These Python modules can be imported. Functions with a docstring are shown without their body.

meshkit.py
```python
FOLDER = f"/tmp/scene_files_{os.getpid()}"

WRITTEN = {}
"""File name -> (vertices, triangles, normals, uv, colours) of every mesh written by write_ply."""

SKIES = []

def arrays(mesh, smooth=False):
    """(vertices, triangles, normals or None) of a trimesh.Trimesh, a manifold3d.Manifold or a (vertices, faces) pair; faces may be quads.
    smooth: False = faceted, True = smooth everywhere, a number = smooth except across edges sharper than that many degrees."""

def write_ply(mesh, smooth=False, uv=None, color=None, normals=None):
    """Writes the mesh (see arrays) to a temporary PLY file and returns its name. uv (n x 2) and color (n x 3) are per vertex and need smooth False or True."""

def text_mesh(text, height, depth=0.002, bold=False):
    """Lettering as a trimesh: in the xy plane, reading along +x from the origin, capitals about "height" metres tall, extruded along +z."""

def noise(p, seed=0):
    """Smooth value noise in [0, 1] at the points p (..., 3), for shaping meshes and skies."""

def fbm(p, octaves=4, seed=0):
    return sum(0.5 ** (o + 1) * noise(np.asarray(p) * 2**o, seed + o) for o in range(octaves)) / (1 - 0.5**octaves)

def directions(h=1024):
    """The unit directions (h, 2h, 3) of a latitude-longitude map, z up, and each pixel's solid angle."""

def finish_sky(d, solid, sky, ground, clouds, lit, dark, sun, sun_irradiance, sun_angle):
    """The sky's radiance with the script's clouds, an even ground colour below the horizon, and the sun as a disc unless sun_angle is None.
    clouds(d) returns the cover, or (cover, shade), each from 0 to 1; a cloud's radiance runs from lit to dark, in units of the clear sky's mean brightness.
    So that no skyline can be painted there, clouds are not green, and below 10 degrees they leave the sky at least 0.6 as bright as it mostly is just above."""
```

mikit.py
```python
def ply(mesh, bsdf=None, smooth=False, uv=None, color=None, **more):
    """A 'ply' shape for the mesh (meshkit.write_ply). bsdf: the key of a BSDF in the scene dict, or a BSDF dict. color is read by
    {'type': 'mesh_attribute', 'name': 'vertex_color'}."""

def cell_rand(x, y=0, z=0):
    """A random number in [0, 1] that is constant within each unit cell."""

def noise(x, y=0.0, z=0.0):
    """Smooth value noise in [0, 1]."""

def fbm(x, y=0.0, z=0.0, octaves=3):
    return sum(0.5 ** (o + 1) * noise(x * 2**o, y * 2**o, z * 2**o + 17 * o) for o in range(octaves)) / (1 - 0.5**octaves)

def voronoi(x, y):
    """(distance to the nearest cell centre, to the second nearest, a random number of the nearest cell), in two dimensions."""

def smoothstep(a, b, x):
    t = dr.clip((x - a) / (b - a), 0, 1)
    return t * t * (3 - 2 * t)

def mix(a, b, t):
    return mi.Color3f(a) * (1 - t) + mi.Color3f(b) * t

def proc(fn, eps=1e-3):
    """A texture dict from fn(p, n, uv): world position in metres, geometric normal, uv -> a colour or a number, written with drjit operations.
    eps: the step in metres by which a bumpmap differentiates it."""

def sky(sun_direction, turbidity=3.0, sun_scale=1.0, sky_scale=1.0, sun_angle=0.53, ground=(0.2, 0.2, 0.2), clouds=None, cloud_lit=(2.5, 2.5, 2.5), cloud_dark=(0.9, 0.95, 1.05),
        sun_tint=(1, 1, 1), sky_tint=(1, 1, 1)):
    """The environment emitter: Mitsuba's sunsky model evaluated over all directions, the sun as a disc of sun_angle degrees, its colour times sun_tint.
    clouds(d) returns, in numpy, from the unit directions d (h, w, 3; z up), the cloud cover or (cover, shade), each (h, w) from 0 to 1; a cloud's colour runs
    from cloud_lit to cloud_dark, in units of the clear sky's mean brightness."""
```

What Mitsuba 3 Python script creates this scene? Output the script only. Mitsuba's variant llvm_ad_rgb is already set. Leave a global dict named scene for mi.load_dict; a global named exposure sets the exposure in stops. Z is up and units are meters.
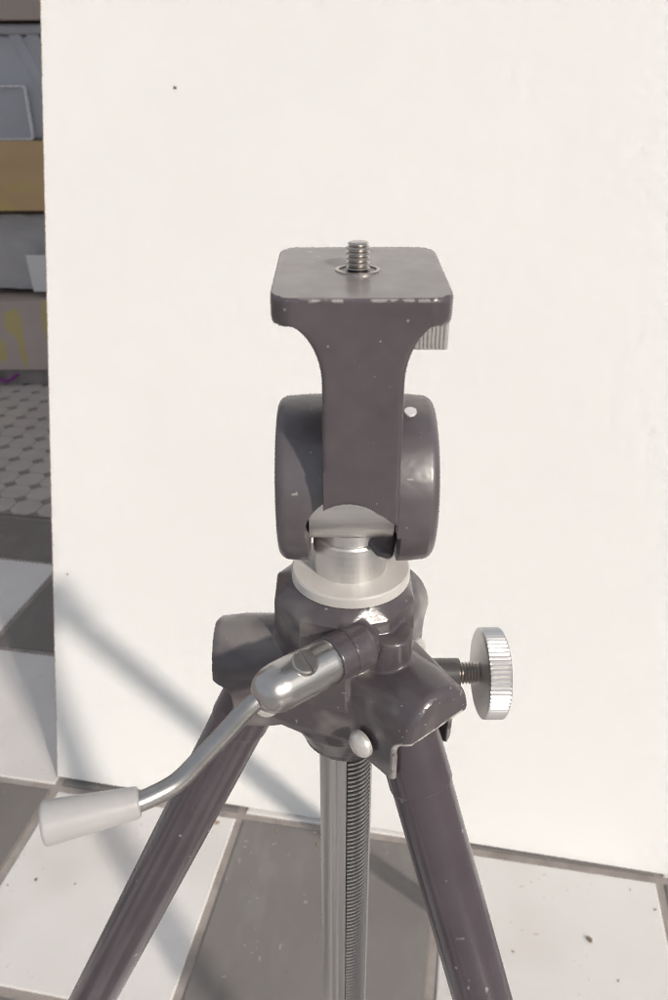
import math, random
import numpy as np, trimesh, drjit as dr, mitsuba as mi, mikit, meshkit
from manifold3d import Manifold as M, CrossSection
from mikit import noise, fbm, smoothstep, mix
import shapely.geometry as sg

random.seed(7)
rng = np.random.default_rng(7)
T = mi.ScalarTransform4f
scene, labels = {}, {}

# ------------------------------------------------------------------ camera, sky, exposure
CAM_Z, PITCH = 0.64774, math.radians(28.15)
scene['camera'] = {
    'type': 'thinlens', 'fov_axis': 'y', 'fov': 65.37, 'near_clip': 0.01, 'far_clip': 200.0,
    'aperture_radius': 0.0006, 'focus_distance': 0.27,
    'to_world': T().look_at(origin=[0, 0, CAM_Z], target=[0, math.cos(PITCH), CAM_Z - math.sin(PITCH)], up=[0.0021, 0, 1])}
EL, AZ = math.radians(29.0), math.radians(-36.3)     # the light travels towards AZ (from +y towards +x)
SUN = (-math.sin(AZ) * math.cos(EL), -math.cos(AZ) * math.cos(EL), math.sin(EL))
scene['sky'] = mikit.sky(SUN, turbidity=3, sun_scale=0.62, sun_angle=2.6, clouds=lambda d: 0.8 + 0 * d[..., 2],
                         cloud_lit=(1.74, 1.75, 1.82), cloud_dark=(0.9, 0.9, 0.9), ground=(0.3, 0.29, 0.28), sun_tint=(.95, 1.10, 1.50))
exposure = 1.80

# ------------------------------------------------------------------ materials
def rgb(*c): return {'type': 'rgb', 'value': list(c)}
def principled(name, base, rough, bump=None, bscale=0.0, eps=2e-4, **kw):
    b = {'type': 'principled', 'base_color': base if isinstance(base, dict) else rgb(*base),
         'roughness': rough, **kw}
    if bump is not None:
        b = {'type': 'bumpmap', 'arbitrary': mikit.proc(bump, eps=eps), 'scale': bscale, 'bsdf': b}
    scene[name] = {'type': 'twosided', 'bsdf': b}

AX, AY = 0.0037, 0.2097          # the tripod's axis on the floor
def local(p): return (p.x - AX) * 1000, (p.y - AY) * 1000, p.z * 1000   # millimetres from the axis

def black_paint(p, n, uv):
    x, y, z = local(p)
    m = fbm(x * .12, y * .12, z * .12, 3)
    sp = smoothstep(.88, .94, noise(x * .8, y * .8, z * .8)) * smoothstep(.52, .62, noise(x * .13 + 7, y * .13, z * .13))
    c = mix((.060, .050, .057), (.096, .082, .089), m)
    return mix(c, (.36, .35, .34), sp * .6)
def paint_rough(p, n, uv):
    x, y, z = local(p)
    return .17 + .2 * fbm(x * .2, y * .2, z * .2, 3)
def paint_bump(p, n, uv):
    x, y, z = local(p)
    return fbm(x * 1.1, y * 1.1, z * 1.1, 2)
principled('drum_paint', mikit.proc(black_paint), .36, lambda p, n, uv: fbm((p.x - AX) * 330, p.y * 330, p.z * 330, 2), 0.00012, specular=1.0, clearcoat=1.0, clearcoat_gloss=.35)
principled('black_paint', mikit.proc(black_paint), mikit.proc(paint_rough), paint_bump, 0.00006, specular=.7, clearcoat=.5, clearcoat_gloss=.85)

C140, S140 = math.cos(math.radians(140)), math.sin(math.radians(140))
def body_paint(p, n, uv):
    x, y, z = local(p)
    c = black_paint(p, n, uv)
    r = x * S140 + y * C140                                         # bare metal on the lip of the hood over one leg
    t = x * C140 - y * S140
    q = dr.sqrt(dr.square(dr.maximum(45.5 - r, 0)) + dr.square(dr.maximum(z - 467.0, 0))) - 8.0
    lip = smoothstep(1.1, .3, dr.abs(q - .1)) * smoothstep(33, 36, r) * (.3 + .7 * smoothstep(466, 472, z)) * smoothstep(.28, .50, fbm(x * .35, y * .35, z * .35, 2))
    dust_sheen = smoothstep(.45, .8, fbm(x * .07 + 3, y * .07, z * .09, 3))
    return mix(mix(c, (.24, .225, .21), dust_sheen * .7), (.55, .53, .50), lip * .85)
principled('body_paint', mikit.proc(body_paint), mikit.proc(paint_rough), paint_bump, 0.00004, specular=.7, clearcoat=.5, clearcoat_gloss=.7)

def plate_paint(p, n, uv):
    x, y, z = local(p)
    dust_sheen = smoothstep(.8, .97, n.z) * (.55 + .45 * fbm(x * .15, y * .15, 4, 3))      # grazing sheen painted into the up-facing top's colour, dusty in patches
    c = mix(black_paint(p, n, uv), (.26, .245, .24), dust_sheen * .75)
    edge = smoothstep(1.2, .2, dr.sqrt(dr.square(y + 30.0) + dr.square(z - 603.7)))
    chip = smoothstep(.47, .60, noise(x * .33 + 5, z * .4) * .65 + noise(x * 1.1, z * 1.2) * .35)
    scuff = smoothstep(.62, .75, noise(x * .5, y * .5)) * smoothstep(10, 16, x) * smoothstep(-8, 4, y) * smoothstep(602, 603.5, z)
    return mix(mix(c, (.62, .60, .57), edge * chip), (.2, .19, .185), scuff * .6)
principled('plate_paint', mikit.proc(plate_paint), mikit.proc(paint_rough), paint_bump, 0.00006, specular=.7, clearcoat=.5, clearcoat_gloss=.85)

def leg_paint(p, n, uv):
    x, y, z = local(p)
    m = fbm(x * .08, y * .08, z * .06, 3)
    sp = smoothstep(.84, .95, noise(x * .5 + 9, y * .5, z * .35)) * smoothstep(.50, .62, noise(x * .09 + 3, y * .09, z * .06))
    c = mix((.054, .042, .052), (.080, .065, .076), m)
    return mix(c, (.38, .37, .38), sp * .6)
principled('leg_paint', mikit.proc(leg_paint), .2, paint_bump, 0.00003, specular=.7, clearcoat=.6, clearcoat_gloss=.9)

def metal(lo, hi, f=(.3, .3, .3)):
    def fn(p, n, uv):
        x, y, z = local(p)
        return mix(lo, hi, fbm(x * f[0], y * f[1], z * f[2], 3))
    return fn
principled('aluminium', mikit.proc(metal((.74, .73, .71), (.88, .87, .85), (.05, .05, 1.2))), .38, metallic=1.0)
principled('chrome', mikit.proc(metal((.46, .45, .435), (.58, .57, .56))), .30, metallic=1.0)
principled('tube_chrome', mikit.proc(metal((.56, .555, .55), (.70, .69, .68), (.6, .6, .02))), .38, metallic=1.0)
principled('satin_steel', mikit.proc(metal((.40, .39, .38), (.50, .49, .48))), .34, metallic=1.0)
principled('steel', mikit.proc(metal((.45, .42, .39), (.66, .63, .60))), .3, metallic=1.0)
principled('dark_steel', mikit.proc(metal((.10, .095, .09), (.20, .19, .18))), .3, metallic=.7)
principled('pale_washer', mikit.proc(metal((.50, .48, .45), (.62, .60, .57), (.1, .1, .1))), .42, specular=.5)
principled('rivet_metal', mikit.proc(metal((.66, .64, .60), (.8, .78, .74))), .35, metallic=.55)
principled('white_plastic', mikit.proc(metal((.41, .405, .395), (.50, .49, .48), (.08, .08, .08))), .3, specular=.5, clearcoat=.3)
principled('rubber', (.03, .03, .03), .7)

def board_col(p, n, uv):
    m = fbm(p.x * 9, p.z * 9, p.y * 9, 3)
    c = mix((.79, .792, .77), (.826, .826, .805), m)
    s = (p.x + .29364) * .9813 - (p.y - .58845) * .19249                        # along the board from its left edge
    h = ((p.x + .29364) * .19249 + (p.y - .58845) * .9813) * .2860 + p.z * .9582  # up the board from its foot
    k = dr.minimum(s, h)
    raw = smoothstep(.0016, .0004, k - .0012 * (fbm(s * 300, h * 300, 0, 3) - .5))   # the brown fibre shows along its edges
    return mix(c, (.30, .17, .08), raw * .9)
def board_bump(p, n, uv):
    return fbm(p.x * 420, p.z * 420, p.y * 420, 2) + .8 * noise(p.x * 130, p.z * 130)
principled('board_paint', mikit.proc(board_col), .5, board_bump, 0.00035, eps=3e-4, specular=.3)
principled('speck', (.12, .10, .09), .8)

def white_tile(p, n, uv):
    m = fbm(p.x * 14, p.y * 14, 0, 4)
    d = smoothstep(.92, .95, noise(p.x * 260, p.y * 260)) * smoothstep(.5, .8, noise(p.x * 21, p.y * 21))
    return mix(mix(mix((.67, .65, .625), (.75, .735, .72), m), (.55, .51, .47), .5 * smoothstep(.58, .85, fbm(p.x * 6 + 3, p.y * 6, 2, 4))), (.34, .30, .27), d * .35)
def tile_rough(p, n, uv): return .28 + .3 * fbm(p.x * 25, p.y * 25, 3, 3)
principled('white_tile', mikit.proc(white_tile), mikit.proc(tile_rough), specular=.4)
def black_tile(p, n, uv):
    m = fbm(p.x * 11, p.y * 11, 1, 4)
    d = smoothstep(.90, .94, noise(p.x * 300, p.y * 300, 4)) * smoothstep(.55, .75, noise(p.x * 40, p.y * 40, 4)) * .6
    w = smoothstep(.5, .8, fbm(p.x * 60, p.y * 25, 2, 3))
    return mix(mix(mix((.168, .155, .148), (.215, .20, .19), m), (.26, .25, .235), w * .3), (.55, .5, .46), d * .6)
principled('black_tile', mikit.proc(black_tile), mikit.proc(tile_rough), specular=.4)
def grout_col(p, n, uv):
    m = fbm(p.x * 70, p.y * 70, 1, 4)
    return mix((.24, .21, .19), (.40, .365, .34), m)
principled('grout', mikit.proc(grout_col), .9, lambda p, n, uv: fbm(p.x * 500, p.y * 500, 0, 3), 0.0006, eps=4e-4)
principled('mosaic_white', mikit.proc(lambda p, n, uv: mix((.40, .37, .345), (.50, .47, .445), fbm(p.x * 30, p.y * 30, 0, 3))), .5)
principled('mosaic_dark', mikit.proc(lambda p, n, uv: mix((.2, .175, .17), (.28, .25, .245), fbm(p.x * 60, p.y * 60, 0, 3))), .7)
def wood_col(p, n, uv):
    g = fbm(p.x * 4, p.z * 45 + noise(p.x * 3, p.z * 6) * 3, p.y * 20, 4)
    return mix((.32, .265, .24), (.45, .38, .34), g)
principled('shelf_wood', mikit.proc(wood_col), .5)
def ochre_col(p, n, uv):
    g = fbm(p.x * 4, p.z * 40 + noise(p.x * 3, p.z * 6) * 3, p.y * 20, 4)
    return mix(mix((.42, .27, .14), (.54, .38, .21), g), (.46, .38, .12), smoothstep(.5, .75, fbm(p.x * 14, p.z * 20, 2, 3)) * .7)
principled('ochre_wood', mikit.proc(ochre_col), .5)
def flaked_col(p, n, uv):
    g = fbm(p.x * 6, p.z * 30, p.y * 20, 4)
    c = mix((.36, .30, .29), (.46, .39, .36), g)
    return mix(c, (.48, .40, .12), .7 * smoothstep(.66, .76, noise(p.x * 44 + 2.3, p.z * 15 + .6)))
principled('flaked_wood', mikit.proc(flaked_col), .5)
principled('purple_paint', (.20, .02, .22), .5)
principled('raw_wood', mikit.proc(lambda p, n, uv: mix((.4, .28, .16), (.5, .37, .23), fbm(p.x * 50, p.z * 5, p.y * 8, 3))), .7)
principled('grey_plastic', mikit.proc(lambda p, n, uv: mix((.33, .345, .39), (.43, .445, .49), fbm(p.x * 9, p.z * 9, p.y * 9, 3))), .12, specular=.6)
principled('film', mikit.proc(lambda p, n, uv: mix((.34, .34, .355), (.5, .5, .52), fbm(p.x * 14, p.z * 14, p.y * 9, 3))), .15, specular=.7)
principled('paper', (.66, .67, .69), .6)
principled('clear_white', (.7, .71, .73), .2, specular=.6)

# ------------------------------------------------------------------ helpers
def numbered(key):
    if key not in scene: return key
    k = 1
    while f'{key}_{k:03d}' in scene: k += 1
    return f'{key}_{k:03d}'
def put(name, mesh, mat, parent=None, smooth=30, label=None, cat=None, group=None, kind=None, to_world=None):
    key = numbered(name if parent is None else parent + '__' + name)
    scene[key] = mikit.ply(mesh, mat, smooth=smooth)
    if to_world is not None: scene[key]['to_world'] = to_world
    d = {k: v for k, v in (('label', label), ('category', cat), ('group', group), ('kind', kind)) if v}
    if d: labels[key] = d
    return key
def tm(m):
    if isinstance(m, trimesh.Trimesh): return m
    g = m.to_mesh()
    return trimesh.Trimesh(np.array(g.vert_properties[:, :3], float), np.array(g.tri_verts), process=False)
def W(m):
    """Tripod millimetres (from its axis, above the floor) to world metres."""
    m = tm(m).copy(); m.apply_scale(.001); m.apply_translation([AX, AY, 0]); return m
V = lambda *a: np.array(a, float)
def sph(c, r, n=32): return M.sphere(r, n).translate(list(map(float, c)))
def hull(*ms): return M.batch_hull(list(ms))
def frame(d):
    z = V(*d) / np.linalg.norm(d)
    x = np.cross([0, 0, 1.0] if abs(z[2]) < .9 else [1.0, 0, 0], z); x /= np.linalg.norm(x)
    return np.stack([x, np.cross(z, x), z], 1)
def cyl(a, b, r, r2=None, n=64):
    a, b = V(*a), V(*b); R = frame(b - a)
    m = M.cylinder(float(np.linalg.norm(b - a)), r, r if r2 is None else r2, n)
    return m.transform(np.hstack([R, a[:, None]]))
def lathe(a, b, prof, n=96):
    """Solid of revolution round a->b; prof: (distance along the axis, radius)."""
    a, b = V(*a), V(*b); R = frame(b - a)
    pr = [(0.0, prof[0][0])] + [(r, t) for t, r in prof] + [(0.0, prof[-1][0])]
    m = trimesh.creation.revolve(np.array(pr), sections=n)
    m.apply_transform(np.vstack([np.hstack([R, a[:, None]]), [0, 0, 0, 1]]))
    m.fix_normals()
    return m
def rcyl(t0, t1, r, c):
    """Profile of a cylinder with rounded rims of radius c."""
    q = np.linspace(0, math.pi / 2, 6)
    return [(t0 + c - c * math.cos(a), r - c + c * math.sin(a)) for a in q] + [(t1 - c + c * math.sin(a), r - c + c * math.cos(a)) for a in q]
def rbox(lo, hi, c, n=20):
    lo, hi = V(*lo), V(*hi)
    return hull(*[sph([(lo, hi)[i][0] + (c, -c)[i], (lo, hi)[j][1] + (c, -c)[j], (lo, hi)[k][2] + (c, -c)[k]], c, n) for i in (0, 1) for j in (0, 1) for k in (0, 1)])
def soften(m, length=.9, it=6, lam=.5):
    t = tm(m.refine_to_length(length))
    t.merge_vertices()
    trimesh.smoothing.filter_taubin(t, lamb=lam, nu=lam + .03, iterations=it)
    return t
def tube_along(pts, rad, n=40):
    p = np.array(pts, float); t = np.gradient(p, axis=0); t /= np.linalg.norm(t, axis=1, keepdims=True)
    x = np.cross(t[0], [0, 0, 1.0]); x /= np.linalg.norm(x); rows = []
    for q, d, r in zip(p, t, np.broadcast_to(rad, len(p))):
        x = x - d * (x @ d); x /= np.linalg.norm(x); y = np.cross(d, x)
        a = np.arange(n) * 2 * np.pi / n
        rows.append(q + r * (np.cos(a)[:, None] * x + np.sin(a)[:, None] * y))
    v = np.vstack(rows + [p[:1], p[-1:]]); f = []
    for i in range(len(p) - 1):
        for k in range(n):
            a, b = i * n + k, i * n + (k + 1) % n
            f += [[a, b, b + n], [a, b + n, a + n]]
    e = len(p) * n
    for k in range(n):
        f += [[e, (k + 1) % n, k], [e + 1, (len(p) - 1) * n + k, (len(p) - 1) * n + (k + 1) % n]]
    m = trimesh.Trimesh(v, f, process=False); m.fix_normals(); return m

# ------------------------------------------------------------------ floor
TILE, YAW, OX, OY = .2, -.181521, -.290907, .576436
ca, sa = math.cos(YAW), math.sin(YAW)
def grid(i, j): return V(OX + TILE * (i * ca - j * sa), OY + TILE * (i * sa + j * ca))
def slab(w, d, h, c):
    """A flat piece w x d with its top at z=0 and chamfered upper edges: 20 triangles."""
    v = [[sx * (w / 2), sy * (d / 2), -h] for sx, sy in ((-1, -1), (1, -1), (1, 1), (-1, 1))]
    v += [[sx * (w / 2), sy * (d / 2), -c * .6] for sx, sy in ((-1, -1), (1, -1), (1, 1), (-1, 1))]
    v += [[sx * (w / 2 - c), sy * (d / 2 - c), 0] for sx, sy in ((-1, -1), (1, -1), (1, 1), (-1, 1))]
    f = [[8, 9, 10], [8, 10, 11]]
    for o in (0, 4):
        for k in range(4):
            a, b = o + k, o + (k + 1) % 4
            f += [[a, b, b + 4], [a, b + 4, a + 4]]
    return trimesh.Trimesh(v, f, process=False)
sheet = trimesh.creation.box([30, 30, .05]); sheet.apply_translation([0, 5, -.05 / 2 - .0022])
put('floor', sheet, 'grout', smooth=False, kind='structure', label='sandy brown cement floor showing as joints between the black and white tiles')
G = .0085
base_tile = {k: mikit.ply(slab(TILE - G, TILE - G, .006, .0012), k, smooth=False) for k in ('white_tile', 'black_tile')}
CUT = .62
cut_tile = {k: mikit.ply(slab(TILE - G, TILE * CUT - G, .006, .0012), k, smooth=False) for k in ('white_tile', 'black_tile')}
for j in range(2, -15, -1):
    for i in range(-7, 9):
        k = 'black_tile' if (i + j) % 2 == 0 else 'white_tile'
        c = grid(i + .5, j + (CUT / 2 if j == 2 else .5))
        if j > -3 and -4 < i < 6  or -5 < i < 7:
            key = numbered('floor__tile')
            scene[key] = {**(cut_tile if j == 2 else base_tile)[k], 'to_world': T().translate([c[0], c[1], float(rng.uniform(-.0004, .0002))]).rotate([0, 0, 1], math.degrees(YAW)).rotate([1, 0, 0], float(rng.uniform(-.08, .08)))}

# octagon tiles beyond the checkered floor
MP, J0 = .25, 2 + CUT + .012
o0 = grid(-9, J0); w, d = 2.6, 2.0
ms = trimesh.creation.box([w, d, .004]); ms.apply_translation([w / 2, d / 2, 0])
ms.apply_transform(trimesh.transformations.rotation_matrix(YAW, [0, 0, 1])); ms.apply_translation([o0[0], o0[1], 0.0])
put('mosaic_floor', ms, 'mosaic_dark', smooth=False, kind='structure', label='shaded floor of small pale eight-sided tiles with dark dots left of the white board')
def octagon(s, cut, h):
    a, b = s / 2, s / 2 - cut
    ring = [(-b, -a), (b, -a), (a, -b), (a, b), (b, a), (-b, a), (-a, b), (-a, -b)]
    v = [[x, y, -h] for x, y in ring] + [[x, y, -.0005] for x, y in ring] + [[x * .96, y * .96, 0] for x, y in ring]
    f = [[16, 16 + k, 17 + k] for k in range(1, 7)]
    for o in (0, 8):
        for k in range(8):
            p, q = o + k, o + (k + 1) % 8
            f += [[p, q, q + 8], [p, q + 8, p + 8]]
    return trimesh.Trimesh(v, f, process=False)
octa = mikit.ply(octagon(MP * TILE - .0014, .0125, .003), 'mosaic_white', smooth=False)
for b in range(13):
    for a in range(22):
        c = grid(-4.6 + (a + .5) * MP, J0 + (b + .5) * MP)
        scene[numbered('mosaic_floor__tile')] = {**octa, 'to_world': T().translate([c[0], c[1], .0042]).rotate([0, 0, 1], math.degrees(YAW))}

# crumbs and specks of dirt lying about
cr = []
spots = [(-.1169, .5311, .0022), (-.0576, .5204, .0014), (-.0171, .5056, .0015), (-.2756, .4688, .0013), (-.2384, .4646, .0008), (.2176, .4106, .0021), (.1504, .4003, .0010),
         (.2841, .4379, .0011), (-.0396, .3831, .0007), (-.0136, .4084, .0008), (.2685, .4574, .0007)] + [(float(rng.uniform(-.7, .8)), float(rng.uniform(-.2, .55)), float(rng.uniform(.0004, .0010))) for _ in range(60)]
for x_, y_, r_ in spots:
    m_ = trimesh.creation.icosphere(subdivisions=1, radius=r_)
    m_.vertices = np.array(m_.vertices) * rng.uniform(.7, 1.3, (len(m_.vertices), 1)) * [1.3, .8, .6]
    m_.apply_transform(trimesh.transformations.rotation_matrix(float(rng.uniform(0, 6)), [0, 0, 1])); m_.apply_translation([x_, y_, r_ * .4 + .0003]); cr.append(m_)
principled('crumb', mikit.proc(lambda p, n, uv: mix((.13, .10, .07), (.42, .34, .24), noise(p.x * 40, p.y * 40))), .9)
put('crumbs', trimesh.util.concatenate(cr), 'crumb', smooth=False, kind='stuff', label='tiny brown crumbs of dirt scattered over the checkered floor tiles', cat='crumbs')

# ------------------------------------------------------------------ white board leaning back behind the tripod
LEAN = math.radians(16.62)
e = V(.9813, -.19249, 0); nb = V(.19249, .9813, 0)
u = nb * math.sin(LEAN) + V(0, 0, math.cos(LEAN)); front = -nb * math.cos(LEAN) + V(0, 0, math.sin(LEAN))
BW, BH, BT = .98, 1.72, .006
o = V(-.29364, .58845, .0022)
bm = tm(rbox((0, -BT * 1000, 0), (BW * 1000, 0, BH * 1000), .8, 12)); bm.apply_scale(.001)
Rb = np.eye(4); Rb[:3, 0], Rb[:3, 1], Rb[:3, 2], Rb[:3, 3] = e, front, u, o
bm.apply_transform(Rb)
board = put('white_board', bm, 'board_paint', smooth=30, label='large white painted board leaning back behind the tripod with slightly grainy face', cat='board')
for sx, sz, r in ((.1241, .6702, .0016), (.0165, .2252, .0011), (.5800, .7000, .0010)):
    s = trimesh.creation.icosphere(subdivisions=1, radius=r); s.apply_scale([1, .35, .8]); s.apply_translation([sx, .0003, sz]); s.apply_transform(Rb)
    put('speck', s, 'speck', board, smooth=True)
# a wooden strut behind it carries the lean
st = tm(rbox((-15, -11, 0), (15, 11, 1310), 2, 12)); st.apply_scale(.001)
top = o + e * .5 + u * 1.28 - front * (BT + .012); foot = V(top[0] + .05, top[1] + .34, 0.004)
Rs = np.eye(4); Rs[:3, :3] = frame(top - foot); Rs[:3, 3] = foot
st.apply_scale([1, 1, np.linalg.norm(top - foot) / 1.31]); st.apply_transform(Rs)
put('support_strut', st, 'raw_wood', board, smooth=30)

# ------------------------------------------------------------------ shelf with plastic goods, in the shade behind the board's left edge
SX0, SX1, SY, SD, SH = -1.75, .25, 1.79, .36, 1.34
def bx(x0, x1, y0, y1, z0, z1, c=.002):
    m = tm(rbox((x0 * 1000, y0 * 1000, z0 * 1000), (x1 * 1000, y1 * 1000, z1 * 1000), c * 1000, 8)); m.apply_scale(.001); return m
sh = 'wooden_shelf'
labels[sh] = {'label': 'brown wooden shelf unit in the shade left of the white board', 'category': 'shelf'}
for x0, x1 in ((SX0, SX0 + .024), (SX1 - .024, SX1)):
    put('side_panel', bx(x0, x1, SY + .003, SY + SD, .004, SH), 'shelf_wood', sh)
for z0, z1 in ((.044, .207), (.404, .542), (.758, .90), (1.2, SH)):
    put('fascia', bx(SX0 + .025, SX1 - .025, SY, SY + .02, z0, z1), {.044: 'flaked_wood', .404: 'ochre_wood'}.get(z0, 'shelf_wood'), sh)
    put('shelf_board', bx(SX0 + .025, SX1 - .025, SY + .021, SY + SD - .012, z1 - .024, z1 - .002), 'shelf_wood', sh)
put('plinth', bx(SX0 + .025, SX1 - .025, SY + .012, SY + .03, .004, .042), 'mosaic_dark', sh)
put('back_panel', bx(SX0 + .025, SX1 - .025, SY + SD - .01, SY + SD, .05, SH - .004), 'shelf_wood', sh)
ang_ = np.linspace(0, 1, 40)
scr = np.stack([-.84 + .085 * ang_, np.full(40, SY - .0012), .026 + .012 * np.sin(ang_ * 7.5) * (1 - .4 * ang_)], 1)
sm = tube_along(scr, .0035, 8); put('scrawl', sm, 'purple_paint', sh, smooth=True, label='purple painted scrawl')
# grey storage box on the upper shelf
bxo = 'storage_box'
labels[bxo] = {'label': 'large glossy grey plastic storage box on the upper shelf at the picture edge', 'category': 'storage box'}
put('wall', bx(-1.02, -.36, SY + .035, SY + SD - .03, .541, .735, .008), 'grey_plastic', bxo)
put('lid', bx(-1.03, -.35, SY + .025, SY + SD - .02, .735, .754, .005), 'grey_plastic', bxo)
for k in range(3):  # slanted bars added to stand in for the diagonal sheen on the box
    g = bx(-.012, .012, -.004, .004, -.10, .10, .003)
    g.apply_transform(trimesh.transformations.rotation_matrix(math.radians(-24), [0, 1, 0])); g.apply_translation([-.605 + .035 * k, SY + .036, .655])
    put('sheen_bar', g, 'grey_plastic', bxo)
tr = 'clear_tray'
labels[tr] = {'label': 'small clear plastic tray standing before the grey box on the upper shelf', 'category': 'tray'}
fr = sg.box(-.05, -.045, .05, .045).buffer(.006); inn = sg.box(-.047, -.042, .047, .042).buffer(.006)
t1 = trimesh.creation.extrude_polygon(fr.difference(inn), .012, engine='earcut'); t2 = trimesh.creation.extrude_polygon(inn.buffer(-.0005), .003, engine='earcut')
for m_, nm, mt in ((t1, 'rim', 'clear_white'), (t2, 'bottom', 'grey_plastic')):
    m_.apply_transform(trimesh.transformations.rotation_matrix(math.pi / 2, [1, 0, 0])); m_.apply_translation([-.688, SY + .031, .594])
    put(nm, m_, mt, tr, smooth=False)
# wrapped pack on the lower shelf: crumpled film with a sheet of paper in it
def pillow(w, d, h, seed, amp):
    b = trimesh.creation.box([w, d, h])
    for _ in range(5): b = b.subdivide()
    v = np.array(b.vertices); q = v / [w / 2, d / 2, h / 2]
    v *= (1 - .10 * (np.abs(q) ** 3).sum(1, keepdims=True) / 3 * 1.2)
    nrm = v / np.linalg.norm(v, axis=1, keepdims=True)
    rid = np.abs(meshkit.fbm(v * 16 + seed, 4, seed) - .5) * 2
    v += nrm * amp * (rid[:, None] - .3)
    b.vertices = v; return b
pk = 'wrapped_pack'
labels[pk] = {'label': 'film-wrapped grey pack with a white sheet inside on the lower shelf', 'category': 'package'}
pm = pillow(.52, .22, .185, 3, .016); pm.apply_translation([-.60, SY + .18, .302]); put('film', pm, 'film', pk, smooth=40)
pp = trimesh.creation.box([.17, .004, .085]); pp.apply_transform(trimesh.transformations.rotation_matrix(.12, [1, 0, 0])); pp.apply_translation([-.615, SY + .042, .262]); put('sheet', pp, 'paper', pk, smooth=False)

# ------------------------------------------------------------------ tripod
tp = 'tripod'
labels[tp] = {'label': 'old black tripod with metal centre column, white-gripped crank and flat-topped head, standing on checkered tiles', 'category': 'tripod'}

# head: camera platform (plate, flared neck and stem in one casting)
tilt, SCY = math.radians(3.4), -4.8
plate2d = sg.box(-21.8 + 6, -24.5 + 6, 21.8 - 6, 24.5 - 6).buffer(6, quad_segs=12)
def section(poly):
    r_ = np.array(poly.exterior.coords)[:-1]
    return CrossSection([r_ if sg.LinearRing(r_).is_ccw else r_[::-1]])
def stack(poly, zs, offs):
    return hull(*[M.extrude(section(poly.buffer(o_)), .02).translate([0, 0, z_]) for z_, o_ in zip(zs, offs)])
plate = stack(plate2d, [-6.9, -6.0, -.5, 0], [-.3, 0, 0, -.5])
plate = plate.rotate([math.degrees(tilt), 0, 0]).translate([3.0, -5.0, 605.3])
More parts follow.
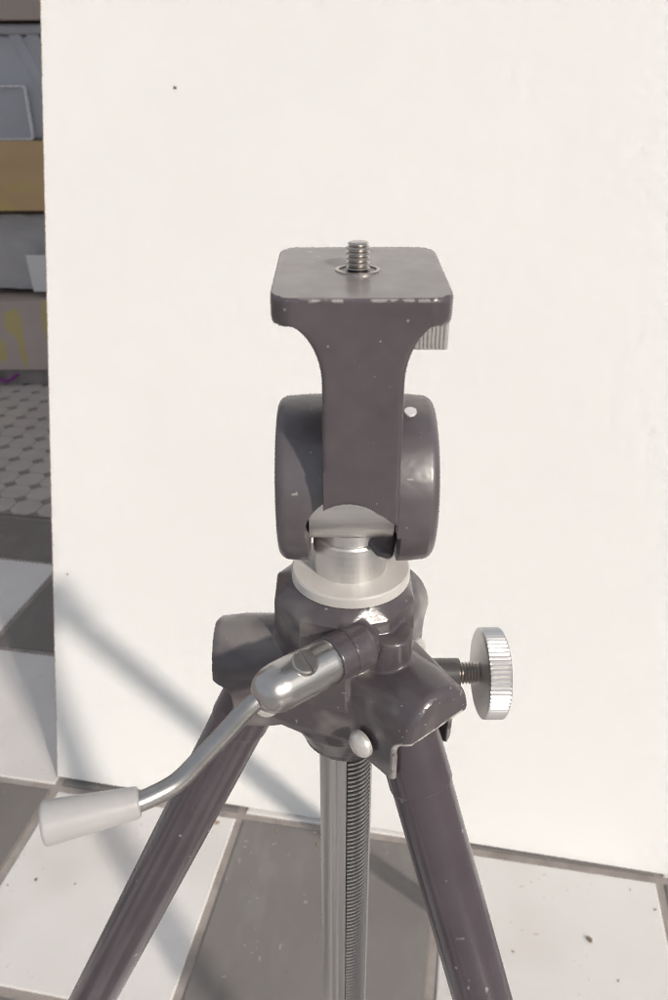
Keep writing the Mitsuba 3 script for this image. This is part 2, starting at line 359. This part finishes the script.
# front profile of the neck, x and height
q = np.linspace(0, math.pi / 2, 16)
left = [(-18.3 + 11.7 * math.sin(a), 598.6 - 16.0 * (1 - math.cos(a))) for a in q]
right = [(23.4 - 9.8 * math.sin(a), 598.2 - 16.0 * (1 - math.cos(a))) for a in q]
arch = [(13.5, 543.0)] + [(x_, 541.0) for x_ in np.linspace(12.0, -5.0, 6)] + [(-6.6, 541.0)]
poly = sg.Polygon([(-18.9, 600)] + left + [(-6.6, 560)] + arch[::-1] + [(13.6, 560)] + right[::-1] + [(24.2, 600)]).buffer(0)
neck = M.extrude(section(poly), 26.2).rotate([90, 0, 0]).translate([0, -3.0, 0])
neck = neck ^ M.extrude(section(plate2d.buffer(-.15)), 120).translate([3.0, -5.0, 500])
axisL, axisR = V(-11.2, 0, 543.2), V(13.9, 0, 543.2)
mid = cyl(V(-6.5, 0, 543.2), V(13.7, 0, 543.2), 24.8, n=96)
notch = cyl((.2, -40, 537.3), (.2, 6, 537.3), 12.2) + hull(cyl((6, -40, 539.5), (6, 6, 539.5), 7.2), cyl((10.5, -40, 541.0), (10.5, 6, 541.0), 3.2), cyl((10.5, -40, 530), (10.5, 6, 530), 3.2)) + M.cube([26, 46, 30]).translate([-11, -40, 506])
platform = plate + ((neck + mid) - notch - cyl((-12, 0, 543.2), (15, 0, 543.2), 19.0))
plate_hole = cyl((2.6, SCY, 590), (2.6, SCY, 612), 4.9)
platform = platform - plate_hole
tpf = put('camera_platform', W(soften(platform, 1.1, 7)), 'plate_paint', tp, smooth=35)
put('screw_ring', W(lathe((2.6, SCY, 602.6), (2.6, SCY, 607), [(0, 4.9), (2.3, 4.9), (2.6, 4.7)])), 'dark_steel', tpf)
ringm = cyl((2.6, SCY, 602), (2.6, SCY - .02, 605.6), 5.9) - cyl((2.6, SCY, 599), (2.6, SCY, 608), 4.85)
put('screw_collar', W(ringm), 'steel', tpf)
th = []
for k in range(8 * 12 + 1):
    t_ = k / 12; th.append((t_ * 1.27, 2.75 + .42 * math.cos(2 * math.pi * t_)))
th = [(t_, r_) for t_, r_ in th if t_ <= 8.6] + [(9.0, 2.3)]
put('mounting_screw', W(lathe((2.6, SCY, 603.3), (2.6, SCY, 614), th, 64)), 'steel', tpf, smooth=40)

# tilt drum: two capped halves
for (xa, xb, side) in ((-6.55, -20.7, 0), (13.8, 26.1, 1)):
    ln = abs(xb - xa)
    sx = 1 if xb > xa else -1
    m_ = hull(*[cyl((xa + sx * t_, 0, 543.2), (xa + sx * (t_ + .02), 0, 543.2), r_, n=160) for t_, r_ in [(0, 24.9), (.2, 25.0), (ln * .35, 24.9)] + [(ln - 4.2 + 3.4 * math.sin(a), 24.5 - 3.2 + 3.2 * math.cos(a)) for a in np.linspace(0, 1.5, 9)] + [(ln - .3, 15), (ln, 7)]])
    m_ = m_ - notch
    k_ = put('tilt_drum', W(m_), 'drum_paint', tp, smooth=40)
    if side:
        dirn = V(0, -.29, .957)
        c0 = V(17.6, 0, 543.2) + dirn * 24.4
        put('set_screw', W(hull(cyl(c0, c0 + dirn * 1.0, 1.7), cyl(c0 + V(0, -1.1, -1.5), c0 + V(0, -1.1, -1.5) + dirn * .7, .9))), 'clear_white', k_)
# bare aluminium inside the drum, the neck under it and the washer
put('inner_drum', W(lathe((-10.9, 0, 543.2), (13.6, 0, 543.2), [(0, 18), (24.5, 18)])), 'aluminium', tp)
put('neck', W(lathe((1.4, 0, 512.2), (1.4, 0, 530), [(0, 11.6), (11.8, 11.6), (12.4, 11.2), (12.6, 10.6), (16, 10.6)])), 'aluminium', tp)
put('washer', W(lathe((1.6, 0, 508.2), (1.6, 0, 513), [(0, 18.2), (.4, 18.9), (3.3, 18.9), (3.9, 18.4), (4.1, 16.0)])), 'pale_washer', tp)
chip = hull(sph((7.6, -8.2, 525.6), 1.5), sph((13.4, -6.6, 526.6), 1.8), sph((12.4, -9.4, 522.4), 1.9), sph((9.8, -10.4, 523.2), 1.3))
put('stop_lug', W(soften(chip, .5, 4)), 'black_paint', tp, smooth=True)
# small ribbed knob under the back of the plate
def knurled(a, b, r, depth, n, c=.8):
    a, b = V(*a), V(*b); L = np.linalg.norm(b - a); R = frame(b - a); seg = n * 4
    k = np.arange(seg) / seg * n
    wave = depth * (np.abs(((k % 1) - .5)) * 2) ** .8
    ang = np.arange(seg) / seg * 2 * np.pi
    rows = [(0, r - c - .3, 0), (c * .5, r - .2, .4), (c, r, 1), (L - c, r, 1), (L - c * .5, r - .2, .4), (L, r - c - .3, 0)]
    v = [np.stack([(rr - wave * s_) * np.cos(ang), (rr - wave * s_) * np.sin(ang), np.full(seg, t_)], 1) for t_, rr, s_ in rows]
    v = np.vstack(v + [[[0, 0, 0]], [[0, 0, L]]]); f = []
    for i in range(len(rows) - 1):
        for j in range(seg):
            p, q_ = i * seg + j, i * seg + (j + 1) % seg
            f += [[p, q_, q_ + seg], [p, q_ + seg, p + seg]]
    z0 = len(rows) * seg
    for j in range(seg):
        f += [[z0, (j + 1) % seg, j], [z0 + 1, (len(rows) - 1) * seg + j, (len(rows) - 1) * seg + (j + 1) % seg]]
    m = trimesh.Trimesh(v @ R.T + a, f, process=False); m.fix_normals(); return m
saw = [(13.0, 24.0), (13.0, 16.0)]
for k in range(13):
    saw += [(13.4 + k * 1.2, 16.0), (13.4 + k * 1.2 + .35, 15.3), (13.4 + k * 1.2 + .85, 15.3), (13.4 + k * 1.2 + 1.2, 16.0)]
saw += [(29.2, 16.0), (29.2, 24.0)]
put('ribbed_grip', W(M.extrude(section(sg.Polygon(saw).buffer(0)), 11).translate([1.0, 0, 577.8])), 'aluminium', tp, smooth=False)
put('grip_stem', W(cyl((19, 20, 590), (19, 16, 600), 3)), 'dark_steel', tp)

# body: hub with three hoods over the leg hinges
LEGS = ((28, 238), (-90, 240), (139.5, 240))
HR, HH = 28.0, 468.0
def rad(az, r, z, t=0.0):
    a = math.radians(az); return V(r * math.sin(a) + t * math.cos(a), r * math.cos(a) - t * math.sin(a), z)
block = hull(cyl((1.2, 0, 507.8), (1.2, 0, 508.2), 18.3), cyl((-.5, 0, 503.5), (-.5, 0, 504), 23.2, n=10), cyl((-.5, 0, 472), (-.5, 0, 472.5), 24.2, n=10))
hub = cyl((.5, 0, 441.5), (.5, 0, 500), 15.4) + hull(cyl((.5, 0, 441), (.5, 0, 446), 14.3), cyl((.5, 0, 454), (.5, 0, 464), 21))
body = block + hub
for az, _ in LEGS:
    hood = hull(cyl(rad(az, 6, 475.5), rad(az, 34, 475.5), 14.4), cyl(rad(az, 6, 475.5), rad(az, 42.0, 475.5), 13.5), cyl(rad(az, 6, 475.5), rad(az, 43.6, 475.5), 12.2),
                *[sph(rad(az, r, z, t), 1.6, 12) for r, z in ((12, 459.5), (24, 457.0), (36, 457.0)) for t in (-11.9, 11.9)])
    body = body + hood
    if az > 100: body = body + hull(cyl((1, 0, 470), (1, 0, 485), 17.5, n=48), *[sph(rad(az, 37, 483, t), 4, 16) for t in (-7, 7)])
# skirt that joins the two front hoods round the hub
body = body + hull(cyl((.5, 0, 452), (.5, 0, 478), 15.5), cyl((.5, 0, 446), (.5, 0, 447), 13.5), *[sph(q_, 2.2, 16) for q_ in (rad(-90, 27, 460.5, -10.8), rad(-90, 27, 474, -10.8), rad(139.5, 22, 460.5, 10.8), rad(139.5, 22, 476, 10.8))])
# boss of the crank shaft and of the locking screw
sdir = V(-24.5, -18, -1.2); sdir /= np.linalg.norm(sdir)
b0 = V(-.4, -25.6, 497.6)
body = body + hull(sph((2, -10, 494), 10, 24), cyl(b0 - sdir * 6, b0, 7.6)) + hull(sph((13.5, -17.5, 482), 7.0, 24), cyl((13.5, -17.5, 482), (13.5, -17.5, 499), 7.0), cyl((3, -6, 470), (3, -6, 500), 10))
for az, Rf in LEGS:
    p0, p1 = rad(az, HR, HH), rad(az, Rf, 0)
    d_ = (p1 - p0) / np.linalg.norm(p1 - p0)
    body = body - (cyl(p0 - d_ * 7, p0 + d_ * 60, 11.4) + sph(p0 - d_ * 7, 11.4)) - hull(cyl(p0 + d_ * 4, p0 + d_ * 70, 11.4), cyl(p0 + d_ * 4 + V(0, 0, -25), p0 + d_ * 70 + V(0, 0, -25), 11.4))
    ax = rad(az, 1, 0); nn = ax * .838 - V(0, 0, .545); tt_ = rad(az, 0, 0, 1.0); mm = np.cross(nn, tt_)
    Rp = np.stack([nn, tt_, mm], 1)
    body = body - hull(cyl(rad(az, 28.5, 440), rad(az, 28.5, 479), 11.5), cyl(rad(az, 30.2, 440), rad(az, 30.2, 476), 11.5), cyl(rad(az, 29, 480), rad(az, 29, 483), 8.5))
    body = body - hull(*[cyl(rad(az, 29, z, t), rad(az, 60, z, t), 3.0, n=24) for z in (440, 471.5) for t in (-8.6, 8.6)])
    body = body - hull(*[cyl(rad(az, r, z, -20), rad(az, r, z, 20), 8.0, n=64) for r, z in ((45.5, 467.0), (70, 467.0), (45.2, 440), (70, 440))])
body = body - cyl((.5, 0, 430), (.5, 0, 512), 9.95)
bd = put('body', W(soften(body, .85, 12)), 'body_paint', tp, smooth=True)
for az, _ in LEGS:
    sg_ = -1 if az < 0 else 1
    c0 = rad(az, HR - 2.0, HH - (0 if az < 0 else 3.0), sg_ * 15.4); dn = rad(az, 0, 0, sg_)
    dome = [(0, 4.5), (.8, 4.5)] + [(.8 + 3.0 * math.sin(a), 4.5 * math.cos(a)) for a in np.linspace(.15, 1.5, 8)]
    put('rivet', W(lathe(c0, c0 + dn, dome, 40)), 'rivet_metal', bd, smooth=50)

# crank: shaft boss > ferrule, hinge screw, rod, grip
cs = put('crank_shaft', W(lathe(b0 - sdir * 2, b0 + sdir * 20, rcyl(0, 7.6, 7.3, .8), 64)), 'body_paint', tp, smooth=40)
f0, f1 = b0 + sdir * 5.6, b0 + sdir * 30.5
ferr = hull(cyl(f0, f0 + sdir * .6, 6.8), cyl(f0 + sdir * .6, f0 + sdir * 18, 7.1), sph(f1 - sdir * 5.4, 6.8, 48))
put('ferrule', W(soften(ferr, .9, 2)), 'chrome', cs, smooth=40)
up = V(-.18, -.55, .8); up -= sdir * (up @ sdir); up /= np.linalg.norm(up)
s0 = f0 + sdir * 10.5 + up * 6.2
hs = cyl(s0, s0 + up * 1.5, 3.9) + cyl(s0 + up * 1.4, s0 + up * 1.9, 3.9, 3.4)
sl = np.cross(up, sdir)
Rl = np.stack([sl, sdir, up], 1)
slot = M.cube([9, .9, 2], True).transform(np.hstack([Rl, (s0 + up * 1.9)[:, None]]))
put('hinge_screw', W(hs - slot), 'steel', cs, smooth=35)
ctrl = [f1 - sdir * 6 + V(0, 0, -1), V(-26, -43.6, 494.8), V(-32.8, -47, 488.6), V(-40.8, -51, 481.2), V(-45.0, -53.3, 477.4), V(-48.2, -55.2, 475.4), V(-52.4, -57.7, 474.5), V(-58, -61, 474.4), V(-62, -62.2, 474.3)]
from scipy.interpolate import CubicSpline
cc = np.array(ctrl); s_ = np.r_[0, np.cumsum(np.linalg.norm(np.diff(cc, axis=0), axis=1))]
pts = CubicSpline(s_, cc)(np.linspace(0, s_[-1], 60))
put('rod', W(tube_along(pts, 2.8)), 'satin_steel', cs, smooth=True)
g0, g1 = V(-57.0, -60.7, 474.5), V(-81.5, -67.3, 474.0)
gd = (g1 - g0); gl = np.linalg.norm(gd)
put('grip', W(lathe(g0, g1, [(0, 3.2), (0, 3.6), (.3, 4.05), (.9, 4.3)] + [(gl - 1.2, 5.95)] + [(gl - 1.2 + 1.2 * math.sin(a), 4.75 + 1.2 * math.cos(a)) for a in np.linspace(.2, 1.5, 6)], 64)), 'white_plastic', cs, smooth=40)

# locking screw with its knurled knob
k0 = V(20, 0, 467.5)
lk = put('lock_screw', W(lathe(k0, k0 + V(1, 0, 0), rcyl(0, 19.6, 5.1, .7), 48)), 'dark_steel', tp, smooth=40)
tt = [(k / 10 * 1.1, 3.5 + .35 * math.cos(2 * math.pi * k / 10)) for k in range(0, 100)]
put('thread', W(lathe(k0 + V(18.5, 0, 0), k0 + V(30, 0, 0), tt, 48)), 'steel', lk, smooth=40)
put('knob', W(knurled(k0 + V(26.3, 0, 0), k0 + V(34.2, .3, -.2), 15.7, .55, 64, 1.0)), 'aluminium', lk, smooth=30)

# centre column with its rack of fine teeth
zb, zt, nang = 120.0, 470.0, 144
ang = np.arange(nang) / nang * 2 * np.pi
az_ = (np.degrees(np.arctan2(np.cos(ang), np.sin(ang))) + 360) % 360      # azimuth from +y towards +x
rr = np.full(nang, 9.75)
rr[(az_ > 113) & (az_ < 179)] = 8.2
gr = np.exp(-((az_ - 205) / 5.0) ** 2) * .5
zz = [zb, zb + .8] + list(np.linspace(zb + 2, zt, 40))
rows = [np.stack([.5 + (rr - gr - (1.0 if k == 0 else 0)) * np.cos(ang), (rr - gr - (1.0 if k == 0 else 0)) * np.sin(ang), np.full(nang, z_)], 1) for k, z_ in enumerate(zz)]
v = np.vstack(rows + [[[.5, 0, zb]]]); f = []
for i in range(len(zz) - 1):
    for k in range(nang):
        a, b = i * nang + k, i * nang + (k + 1) % nang
        f += [[a, b, b + nang], [a, b + nang, a + nang]]
f += [[len(v) - 1, (k + 1) % nang, k] for k in range(nang)]
cm = trimesh.Trimesh(v, f, process=False)
col = put('centre_column', W(cm), 'tube_chrome', tp, smooth=35)
PT = 2.2; a0, a1, na = 115.0, 177.0, 26
aa = np.radians(np.linspace(a0, a1, na)); zs, rs = [], []
z_ = 135.0
while z_ < 455:
    for t_, h_ in ((0, 8.3), (.44, 8.3), (.54, 9.7), (.92, 9.7)):
        zs.append(z_ + t_ * PT); rs.append(h_)
    z_ += PT
zs, rs = np.array(zs), np.array(rs)
sv = np.vstack([np.stack([.5 + 8.5 * np.sin(aa), 8.5 * np.cos(aa), np.full(na, z_)], 1) for z_ in (134.0, 458.0)])
sf = [q_ for k in range(na - 1) for q_ in ([k, k + na, k + na + 1], [k, k + na + 1, k + 1])]
put('rack_bed', W(trimesh.Trimesh(sv, sf, process=False)), 'rubber', col, smooth=True)
v = np.stack([.5 + rs[:, None] * np.sin(aa), rs[:, None] * np.cos(aa), np.repeat(zs[:, None], na, 1)], -1).reshape(-1, 3)
ii, kk = np.meshgrid(np.arange(len(zs) - 1), np.arange(na - 1), indexing='ij'); a = (ii * na + kk).ravel()
f = np.vstack([np.stack([a, a + na, a + na + 1], 1), np.stack([a, a + na + 1, a + 1], 1)])
put('rack_teeth', W(trimesh.Trimesh(v, f, process=False)), 'tube_chrome', col, smooth=False, kind='stuff')

# legs
for az, Rf in LEGS:
    p0, p1 = rad(az, HR, HH), rad(az, Rf, 0)
    L_ = np.linalg.norm(p1 - p0); d_ = (p1 - p0) / L_; t0 = -5.0
    A = p0 + d_ * t0
    leg = lathe(A, p1, [(8, 10.0), (L_ - 110, 10.0), (L_ - 109.5, 9.6), (L_ - 100, 9.6), (L_ - 99.5, 8.0), (L_ - 14, 8.0)], 64)
    lg = put('leg', W(leg), 'leg_paint', tp, smooth=40)
    put('leg_cap', W(lathe(A, p1, [(-3.5, 4), (-2.5, 7.4), (0, 9.6), (2.5, 10.2), (28.0, 10.5), (28.8, 10.35), (29.2, 9.9)], 64)), 'leg_paint', lg, smooth=40)
    put('foot', W(lathe(A, p1, [(L_ - 16, 9.2), (L_ - 15, 10), (L_ - 2, 10.4), (L_ + .5, 9.0)], 48)), 'rubber', lg, smooth=40)
